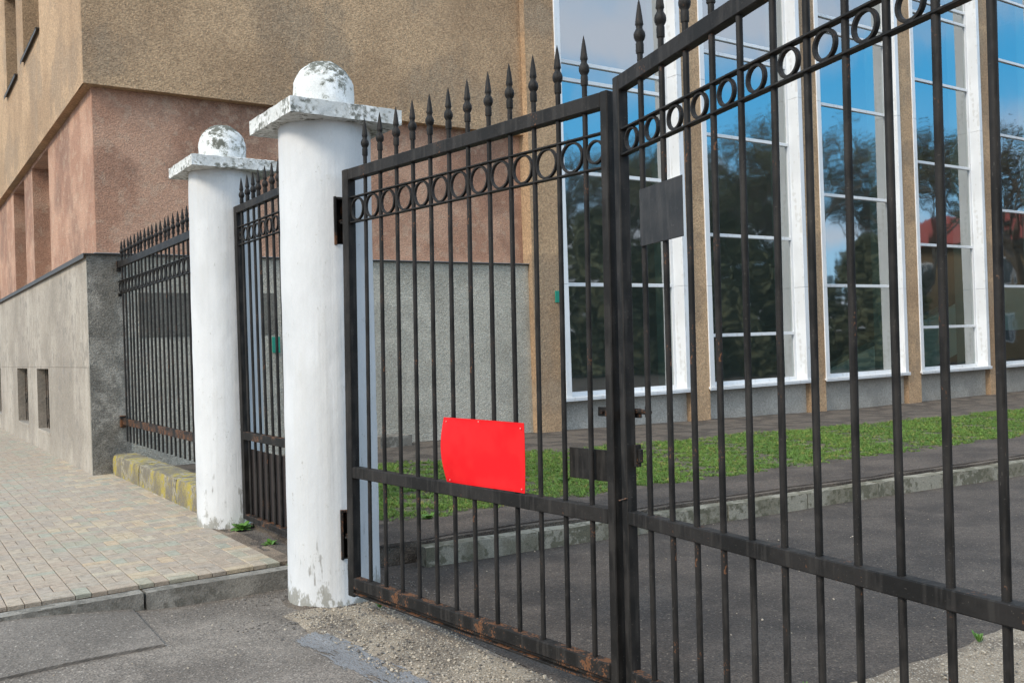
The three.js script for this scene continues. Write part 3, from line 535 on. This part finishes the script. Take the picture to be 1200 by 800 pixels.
makePillar('white pillar whose rusty hinge slots carry the double gate leaf with the red sheet', [2.52, 0, -5.99], { h: 3.185, lean: .0105, turn: .12, seed: 2, niches: [{ a0: -12.1, a1: 4.1, y0: 2.375, y1: 2.68 }, { a0: -12.1, a1: 0.1, y0: .325, y1: .64 }] });
makePillar('white pillar between the mossy low wall and the narrow wicket gate', [2.66, .1, -8.68], { h: 3.245, lean: .006, turn: .55, seed: 5, capH: .104, domeR: .212, domeH: .36 });
makePillar('white pillar carrying the gate leaf with the small dark plate', [2.34, 0, -.46], { h: 3.17, turn: .8, seed: 8, niches: [{ a0: 167.9, a1: 179.9, y0: 2.375, y1: 2.68 }] });

// ------------------------------------------------------------------ ironwork
function spearGeo(b) {   // foot at y = 0: collar, ball, neck, spike
  return lathe([[.0145, -.004], [.0195, 0], [.0195, .04], [.016, .047], [.0215, .054], [.0275, .066], [.0285, .078], [.026, .09], [.019, .101], [.0155, .106], [.0165, .117], [.0205, .122], [.019, .134], [.0125, .18], [.006, .215], [.0004, .236]], 14);
}
const SPEAR = spearGeo(); SPEAR.scale(.9, 1, .9);
function sheared(g, k) { if (k) { const p = g.attributes.position; for (let i = 0; i < p.count; i++) p.setY(i, p.getY(i) + k * p.getX(i)); } return g; }
function ironPanel(G, o) {
  const sh = o.shear ?? 0, ts = o.topShear ?? sh, cut = (...a) => sheared(cbox(...a), sh);
  // o: bars (positions along local x), top/mid/bottom rails [y0, y1], rings [low, high], tip, foot (bar bottom), stiles [[x0,x1]...], x0, x1
  const bg = lathe([[.0127, o.foot], [.0127, o.tip - .226]], 12); const hw = o.depth ?? .03;
  const R = rng(o.seed ?? 3);
  const rot = []; for (let k = 0; k < 3; k++) { const g = bg.clone(); const uv = g.attributes.uv; for (let i = 0; i < uv.count; i++) uv.setXY(i, uv.getX(i) * .1 + k * .27, g.attributes.position.getY(i) + k * .4); rot.push(g); }
  for (const s of o.bars) { const b = part('bar', rot[Math.floor(R() * 3)], M.iron, G); b.position.set(s, ts * s, 0); b.rotation.set((R() - .5) * .003, R() * 6, (R() - .5) * .003); const sp = part('spearhead', SPEAR, M.iron, b); sp.position.y = o.tip - .236 + (R() - .5) * .006; }
  for (const [a, b] of o.stiles ?? []) part('stile', cut(a, b, o.stileFoot, o.top[1] + .001 + (ts - sh) * a, -hw, hw, .004), M.iron, G);
  const inner = o.stiles ? [o.stiles[0][1], o.stiles[1][0]] : [o.x0, o.x1];
  part('top_rail', sheared(o.stiles ? cbox(inner[0] + .0005, inner[1] - .0005, o.top[0], o.top[1], -hw + .002, hw - .002, .004) : cbox(o.x0, o.x1, o.top[0], o.top[1], -hw, hw, .004), ts), M.iron, G);
  if (o.mid) part('middle_rail', cut(inner[0], inner[1], o.mid[0], o.mid[1], -hw + .001, hw - .001, .004), o.midMat ?? M.iron, G);
  if (o.bottom) { const b = part('bottom_rail', cut(inner[0], inner[1], o.bottom[0], o.bottom[1], -hw + .001, hw + .004, .005), M.footRail, G); if (o.lip) part('lower_angle', merge([cut(inner[0], inner[1], o.bottom[0] - .022, o.bottom[0] - .001, -hw + .003, hw - .012, .003), cut(inner[0], inner[1], o.bottom[0] - .036, o.bottom[0] - .024, -hw + .003, hw + .006, .002)]), M.ironRust, b); }
  for (const y of o.rings) part('ring_rail', cut(inner[0], inner[1], y - .0042, y + .0042, -.016, .0185, .0015), M.iron, G);
  const ro = (o.rings[1] - o.rings[0]) / 2 - .0045, ends = [inner[0], ...o.bars, inner[1]];
  for (let k = 0; k < ends.length - 1; k++) {
    const a = ends[k] + (k ? .0127 : 0), b = ends[k + 1] - (k < ends.length - 2 ? .0127 : 0); if (b - a < .06) continue; const r = Math.min(ro, (b - a) / 2);
    const g = o.ringCache?.[r.toFixed(3)] ?? lathe([[r - .0095, -.009], [r - .0015, -.009], [r, -.0075], [r, .0075], [r - .0015, .009], [r - .0095, .009], [r - .011, .0075], [r - .011, -.0075], [r - .0095, -.009]], 30); (o.ringCache ??= {})[r.toFixed(3)] = g;
    const m = part('ring', g, M.iron, G); m.rotation.x = Math.PI / 2; m.position.set((a + b) / 2, (o.rings[0] + o.rings[1]) / 2 + sh * (a + b) / 2, .001);
  }
}
const bolt = (x, y, z) => { const g = new THREE.CylinderGeometry(.009, .009, .02, 8); g.rotateX(Math.PI / 2); g.translate(x, y, z); return clean(g); };
const seq = (a, d, n) => Array.from({ length: n }, (_, i) => a + d * i);
{
  // leaf hung on the near white pillar
  const G = thing('gate_leaf', 'black iron gate leaf with the red sheet, hinged on a white pillar', 'gate', [2.49 - .034, 0, -5.62]);
  G.rotation.order = 'YXZ'; G.rotation.set(-.02, -Math.atan2(.993, .115), 0);
  ironPanel(G, { bars: seq(.275, .1768, 12), stiles: [[.045, .115], [2.346, 2.392]], stileFoot: .115, top: [2.769, 2.840], mid: [.870, .940], bottom: [.168, .238], lip: 1, rings: [2.497, 2.657], tip: 3.14, foot: .22, seed: 4, shear: -.0075 });
  part('lock_cover', cbox(2.05, 2.327, 1.035, 1.18, -.03, -.022, .002), M.iron, G);
  part('latch_bar', merge([cbox(2.235, 2.50, 1.335, 1.378, -.046, -.033, .003), bolt(2.27, 1.356, -.028)]), M.ironRust, G);
  part('hinge_strap', merge([cbox(.0, .05, 2.5, 2.512, -.04, .02, .002), tube(V(.03, 2.42, -.01), V(.03, 2.62, -.01), .013), cbox(.0, .05, .47, .482, -.04, .02, .002), tube(V(.03, .4, -.01), V(.03, .57, -.01), .013)]), M.ironRust, G);
}
{
  const a = rad(11);
  const G = thing('gate_leaf', 'black iron gate leaf with the small dark plate near its meeting stile', 'gate', [2.759, 0, -3.249]);
  G.rotation.order = 'YXZ'; G.rotation.set(-.012, -Math.atan2(Math.cos(a), -Math.sin(a)), 0);
  ironPanel(G, { bars: seq(.242, .1743, 12), stiles: [[.038, .088], [2.315, 2.385]], stileFoot: .09, top: [2.792, 2.862], mid: [.862, .922], bottom: [.15, .216], lip: 1, rings: [2.508, 2.622], tip: 3.145, foot: .16, depth: .026, seed: 14, shear: .028, topShear: .055 });
  part('plate', sheared(cbox(.243, .572, 2.078, 2.323, .0165, .021, .0015), .02), std({ map: T.plate, bumpMap: T.ironBump, bumpScale: .001, roughness: .55 }), G).userData.label = 'blank dark grey metal plate';
  part('latch_bolt', merge([tube(V(.06, 1.365, -.04), V(.19, 1.365, -.04), .011), cbox(.16, .19, 1.342, 1.392, -.048, -.03, .003), cbox(.1, .118, 1.12, 1.22, -.035, -.005, .003), cbox(.1165, .135, 1.14, 1.2, -.035, -.015, .003)]), M.ironRust, G);
  part('stop_wire', tube(V(.03, .965, .034), V(.1, .985, .034), .0025), M.rusty, G);
}
{
  const G = thing('wicket_gate', 'narrow black iron wicket gate with a solid lower panel between two white pillars', 'gate', [2.69, 0, -8.4]);
  G.rotation.order = 'YXZ'; G.rotation.y = -Math.PI / 2;
  ironPanel(G, { bars: seq(.205, .152, 12), stiles: [[.05, .12], [2.02, 2.09]], stileFoot: .2, top: [2.94, 3.005], mid: [.915, .985], bottom: [.2, .25], rings: [2.655, 2.815], tip: 3.25, foot: .24, seed: 24, midMat: M.ironRust });
  part('lower_panel', cbox(.12, 2.02, .25, .83, -.026, -.02, .001), M.hole, G);
}
{
  const G = thing('iron_fence', 'black iron railing with spear tips above the mossy low wall', 'fence', [2.71, 0, -13.5]);
  G.rotation.order = 'YXZ'; G.rotation.y = -Math.PI / 2;
  ironPanel(G, { bars: seq(.2, .191, 23), x0: -.03, x1: 4.62, top: [2.90, 2.985], mid: [.775, .865], midMat: M.footRail, rings: [2.55, 2.72], tip: 3.27, foot: .56, seed: 34, depth: .022 });
  part('wall_anchor', merge([cbox(-.06, .02, 2.86, 3.0, -.03, .03, .003), cbox(-.05, .0, 2.52, 2.56, -.03, .02, .003), cbox(-.06, .02, .74, .9, -.05, .05, .01)]), M.ironRust, G);
}
{
  // low mossy wall under the railing
  const W = thing('low_wall', 'low concrete wall crusted with yellow lichen beside the pavers', 'wall', [2.70, 0, -11.2]);
  const rough = (g, s) => { const p = g.attributes.position; for (let i = 0; i < p.count; i++) p.setXYZ(i, p.getX(i) + .006 * wob(p.getZ(i) * 6 + s, p.getY(i) * 15), p.getY(i) + .006 * wob(p.getZ(i) * 8 + s, p.getX(i) * 20), p.getZ(i)); g.computeVertexNormals(); return g; };
  for (const [z0, z1, s] of [[-2.22, -.72, 1], [-.69, 1.0, 2], [1.02, 2.3, 3]]) { const g = new THREE.BoxGeometry(.32, .5, z1 - z0, 6, 8, 24); const p = g.attributes.position; for (let i = 0; i < p.count; i++) { if (Math.abs(p.getX(i)) > .159 && p.getY(i) > .249) { p.setX(i, p.getX(i) * .93); p.setY(i, .24); } } g.translate(0, .14, (z0 + z1) / 2); part('stone', boxUV(rough(g, s), s * .43), M.lichen, W); }
}
{
  // the sheet of red plastic leaning on the middle rail, bowed, on its own bolts
  const L = scene.getObjectByName('gate_leaf'); L.updateMatrixWorld(true);
  const nx = 24, ny = 14, pos = [], idx = [], uv = [], W = .672, H = .352;
  for (const side of [0, 1]) for (let j = 0; j <= ny; j++) for (let i = 0; i <= nx; i++) {
    const u = i / nx, v = j / ny; const bow = .022 * Math.pow(1 - u, 3) * Math.sin(Math.PI * v) + .006 * Math.sin(u * 5 + v * 2) + .012 * Math.pow(u, 4) * Math.pow(1 - v, 2);
    const x = (u - .5) * W - .010 * Math.pow(1 - u, 2) * Math.sin(Math.PI * v) + .012 * (1 - v) * (1 - u) - .008 * v * u * 0; const y = v * H + .008 * (1 - u) * (v > .5 ? .6 : 0) * Math.pow(v, 6);
    pos.push(x, y, bow + (side ? -.003 : 0)); uv.push(u * W, v * H);
  }
  const at = (s, i, j) => s * (nx + 1) * (ny + 1) + j * (nx + 1) + i;
  for (let j = 0; j < ny; j++) for (let i = 0; i < nx; i++) { idx.push(at(0, i, j), at(0, i + 1, j), at(0, i + 1, j + 1), at(0, i, j), at(0, i + 1, j + 1), at(0, i, j + 1)); idx.push(at(1, i, j), at(1, i + 1, j + 1), at(1, i + 1, j), at(1, i, j), at(1, i, j + 1), at(1, i + 1, j + 1)); }
  for (let i = 0; i < nx; i++) for (const j of [0, ny]) idx.push(at(0, i, j), at(1, i, j), at(1, i + 1, j), at(0, i, j), at(1, i + 1, j), at(0, i + 1, j));
  for (let j = 0; j < ny; j++) for (const i of [0, nx]) idx.push(at(0, i, j), at(1, i, j), at(1, i, j + 1), at(0, i, j), at(1, i, j + 1), at(0, i, j + 1));
  const g = new THREE.BufferGeometry(); g.setAttribute('position', new THREE.Float32BufferAttribute(pos, 3)); g.setAttribute('uv', new THREE.Float32BufferAttribute(uv, 2)); g.setIndex(idx); g.computeVertexNormals();
  const a = fbm(256, 256, 6, 6, 5, 321), tx = colorTex(256, 256, .7, .7, i => mix3([0.70, 0.004, 0.008], [0.74, 0.010, 0.012], sstep(.35, .65, a[i])));
  const S = thing('red_sheet', 'blank bright red plastic sheet bolted to the black gate leaf', 'sign');
  part('sheet', g, new THREE.MeshPhysicalMaterial({ map: tx, roughness: .6, specularIntensity: .45 }), S);
  for (const [x, y] of [[-.305, .335], [-.02, .345], [.318, .325], [-.28, .015], [.32, .02]]) { const b = new THREE.SphereGeometry(.0042, 10, 6); b.scale(1, 1, .45); b.translate(x, y, .012); part('bolt', clean(b), std({ color: rgb(.62, .26, .22), roughness: .5 }), S); }
  const p = V(1.437, .934, .0195).applyMatrix4(L.matrixWorld); S.position.copy(p); S.quaternion.copy(L.quaternion);
}

// ------------------------------------------------------------------ small things on the walls and ground
solo('wall_patch', cbox(2.95, 4.9, 1.95, 2.57, -13.535, -13.513, .003), std({ map: T.gray, color: rgb(.34, .34, .34), bumpMap: T.roughBump, bumpScale: .008 }), 'dark grey cement panel on the plinth behind the railing', 'wall panel');
solo('green_plaque', cbox(10.0, 10.165, 2.41, 2.62, -13.379, -13.355, .003), M.green, 'small green plaque on the brown pier beside the first tall window', 'plaque');
solo('green_plaque', cbox(4.82, 4.94, 1.68, 1.92, -13.512, -13.495, .003), M.green, 'small green plaque on grey plinth seen through the wicket bars', 'plaque');
{ const g = new THREE.BoxGeometry(.55, .3, .4, 6, 4, 6); const p = g.attributes.position; for (let i = 0; i < p.count; i++) p.setXYZ(i, p.getX(i) + .008 * wob(p.getY(i) * 20, p.getZ(i) * 14), p.getY(i) + .008 * wob(p.getX(i) * 15, p.getZ(i) * 18), p.getZ(i)); g.translate(6.62, .17, -13.3); g.computeVertexNormals(); solo('concrete_block', boxUV(g), M.kerb, 'low concrete block on the soil at the foot of the grey plinth', 'block'); }
function weed(label, [x, y, z], n, s, seed, tall = 0) {
  const R = rng(seed), tri = []; for (let k = 0; k < n; k++) {
    const a = R() * 6.283, el = tall ? .9 + R() * .5 : .15 + R() * .8, l = s * .75 * (.6 + R() * .7), w = l * (tall ? .1 : .26), dx = Math.cos(a) * Math.cos(el), dy = Math.sin(el), dz = Math.sin(a) * Math.cos(el), sx = -Math.sin(a) * w, sz = Math.cos(a) * w, b = R() * .012;
    const at = (t, q, drop) => [dx * l * t + sx * q + Math.cos(a) * b, dy * l * t - drop * l * (tall ? .1 : .3) + .004, dz * l * t + sz * q + Math.sin(a) * b];
    const P = [at(0, .12, 0), at(0, -.12, 0), at(.45, 1, .05), at(.45, -1, .05), at(.8, .75, .35), at(.8, -.75, .35), at(1, 0, .7)];
    for (const t of [[0, 1, 2], [1, 3, 2], [2, 3, 4], [3, 5, 4], [4, 5, 6]]) for (const v of t) tri.push(...P[v]);
  }
  const g = new THREE.BufferGeometry(); g.setAttribute('position', new THREE.Float32BufferAttribute(tri, 3)); g.computeVertexNormals();
  const t = thing('weed', label, 'weed', [x, y, z]); part('leaves', g, M.leaf, t); return t;
}
weed('leafy green weed at the foot of the pillar beside the wicket gate', [2.62, .115, -8.28], 34, .15, 1);
weed('small weed in the bare soil under the wicket gate', [2.6, .11, -7.45], 16, .09, 2);
weed('yellow green weed beside the end of the sidewalk kerb', [2.50, .07, -6.72], 18, .08, 3);
weed('small green weed at the edge of the concrete slab in the yard', [4.8, .015, -2.76], 20, .075, 4, 1);
weed('tiny tuft of moss and grass at the foot of the hinge pillar', [2.62, .015, -5.5], 26, .05, 5, 1);
weed('low weed at the asphalt edge behind the gate bars', [3.55, .01, -2.9], 12, .05, 6, 1);
weed('broad leaved weed growing behind the mossy low wall', [2.98, .33, -9.3], 22, .13, 7);
weed('darker broad leaved weed in the lawn near the path', [4.0, .15, -7.35], 30, .11, 8);
weed('broad leaved weed in the lawn close to the lock cover', [6.2, .15, -8.2], 30, .12, 9);

// ------------------------------------------------------------------ across the yard, outside the frame: what the windows mirror
function makeTree(label, pos, h, seed, leafy, group) {
  const R = rng(seed), wood = [], tips = []; const up = V(0, 1, 0);
  const grow = (a, d, len, r, lev) => {
    let p = a.clone(), q = d.clone(); const n = lev < 2 ? 3 : 2;
    for (let k = 0; k < n; k++) { const e = p.clone().addScaledVector(q, len / n), r1 = r * (1 - .25 * (k + 1) / n), r0 = r * (1 - .25 * k / n); wood.push(tube(p, e, r0, r1, lev < 2 ? 7 : lev < 4 ? 4 : 3)); p = e; q.add(V((R() - .5) * .35, (R() - .3) * .2, (R() - .5) * .35)).normalize(); if (lev >= 3) tips.push([p.clone(), q.clone()]); }
    if (lev >= 5) return; const kids = lev === 0 ? 6 : lev < 4 ? 3 : 4;
    for (let k = 0; k < kids; k++) { const az = (k + R()) / kids * 6.283, sp = .35 + R() * .5, s = V(Math.cos(az), 0, Math.sin(az)); const nd = q.clone().multiplyScalar(Math.cos(sp)).addScaledVector(s, Math.sin(sp)).addScaledVector(up, .12).normalize(); grow(p, nd, len * (.62 + R() * .2), r * .6, lev + 1); }
  };
  grow(V(0, 0, 0), V(.03, 1, .02).normalize(), h * .3, h * .022, 0);
  const t = thing('bare_tree', label, 'tree', pos, group); part('trunk', merge(wood), M.bark, t);
  const lg = new THREE.PlaneGeometry(1, .6), im = new THREE.InstancedMesh(lg, M.leafDark, tips.length * leafy), m4 = new THREE.Matrix4(), q = new THREE.Quaternion(), e = new THREE.Euler(); let c = 0;
  for (const [p] of tips) for (let k = 0; k < leafy; k++) { const s = .04 + R() * .075; e.set(R() * 6, R() * 6, R() * 6); m4.compose(V(p.x + (R() - .5) * .7, p.y + (R() - .5) * .6, p.z + (R() - .5) * .7), q.setFromEuler(e), V(s, s, s)); im.setMatrixAt(c++, m4); }
  im.name = 'crown'; shade(im); im.userData.kind = 'stuff'; t.add(im); return t;
}
const tr1 = makeTree('thinly leaved tree with forked trunk across the yard', [29.5, 0, 6.6], 11.5, 41, 9, 'trees across the yard');
const tr2 = makeTree('thinly leaved spreading tree across the yard', [37, 0, 3.2], 12.5, 52, 6, 'trees across the yard');
for (const [src, x, z, s, a] of [[tr1, 33.2, 6.5, .95, 2.1], [tr2, 26, 9.5, .95, 4], [tr1, 40.7, -2.1, 1.0, 5], [tr2, 37.5, -8.3, .8, 1.1], [tr1, 43, 8, 1.0, 3.3]]) { const c = src.clone(); c.name = numbered('bare_tree'); c.position.set(x, 0, z); c.scale.setScalar(s); c.rotation.y = a; scene.add(c); }
{
  const R = rng(12);
  const mk = (x, z, w, h, k) => { const t = thing('evergreen_shrub', 'dense dark evergreen shrub across the yard', 'shrub', [x, 0, z], 'shrubs across the yard'); part('stem', lathe([[.12, 0], [.07, h * .6]], 8), M.bark, t); const n = 6500, im = new THREE.InstancedMesh(new THREE.PlaneGeometry(1, .6), M.leafDark, n), m4 = new THREE.Matrix4(), q = new THREE.Quaternion(), e = new THREE.Euler(); for (let i = 0; i < n; i++) { const a = R() * 6.283, v = R(), rr = Math.sqrt(R()) * (w / 2) * (.75 + .25 * Math.sin(a * 5 + v * 9 + k)) * Math.sqrt(1 - Math.pow(v, 2.5)); const s = .16 + R() * .2; e.set(R() * 6, R() * 6, R() * 6); m4.compose(V(Math.cos(a) * rr, .1 + v * h, Math.sin(a) * rr), q.setFromEuler(e), V(s, s, s)); im.setMatrixAt(i, m4); } im.name = 'foliage'; im.userData.kind = 'stuff'; shade(im); t.add(im); };
  [[23.5, 7.5, 6, 6.4], [27, 5.8, 6.2, 7.6], [30.2, 4.8, 6, 6.8], [33.3, 3.6, 6, 7.4], [36.4, 2.4, 5.6, 6.2], [38.4, -.9, 5.4, 6.2]].forEach((a, k) => mk(...a, k));
}
{
  const Hs = thing('red_roofed_house', 'brown house with a red hipped roof across the yard', 'building', [53, 0, 1.5]); Hs.rotation.y = rad(-30);
  part('wall', box(-4, 4, 0, 6.4, -6, 6), M.brickfar, Hs);
  const rg = new THREE.BufferGeometry(); const P = [[-4.5, 6.38, -6.5], [4.5, 6.38, -6.5], [4.5, 6.38, 6.5], [-4.5, 6.38, 6.5], [0, 8.3, -3], [0, 8.3, 3]], F = [[0, 4, 1], [1, 4, 5], [1, 5, 2], [2, 5, 3], [3, 5, 4], [3, 4, 0], [0, 1, 2], [0, 2, 3]]; rg.setAttribute('position', new THREE.Float32BufferAttribute(F.flat().flatMap(i => P[i]), 3)); rg.computeVertexNormals(); part('roof', boxUV(rg), M.redRoof, Hs);
  for (let k = 0; k < 3; k++) for (const y of [1, 4]) { const z = -4 + k * 4; const w = part('window', box(-4.05, -3.98, y, y + 1.5, z - .6, z + .6), M.pvc, Hs); part('pane', box(-4.07, -4.052, y + .08, y + 1.42, z - .52, z + .52), M.darkGlass, w); }
}
renderer.render(scene, camera);
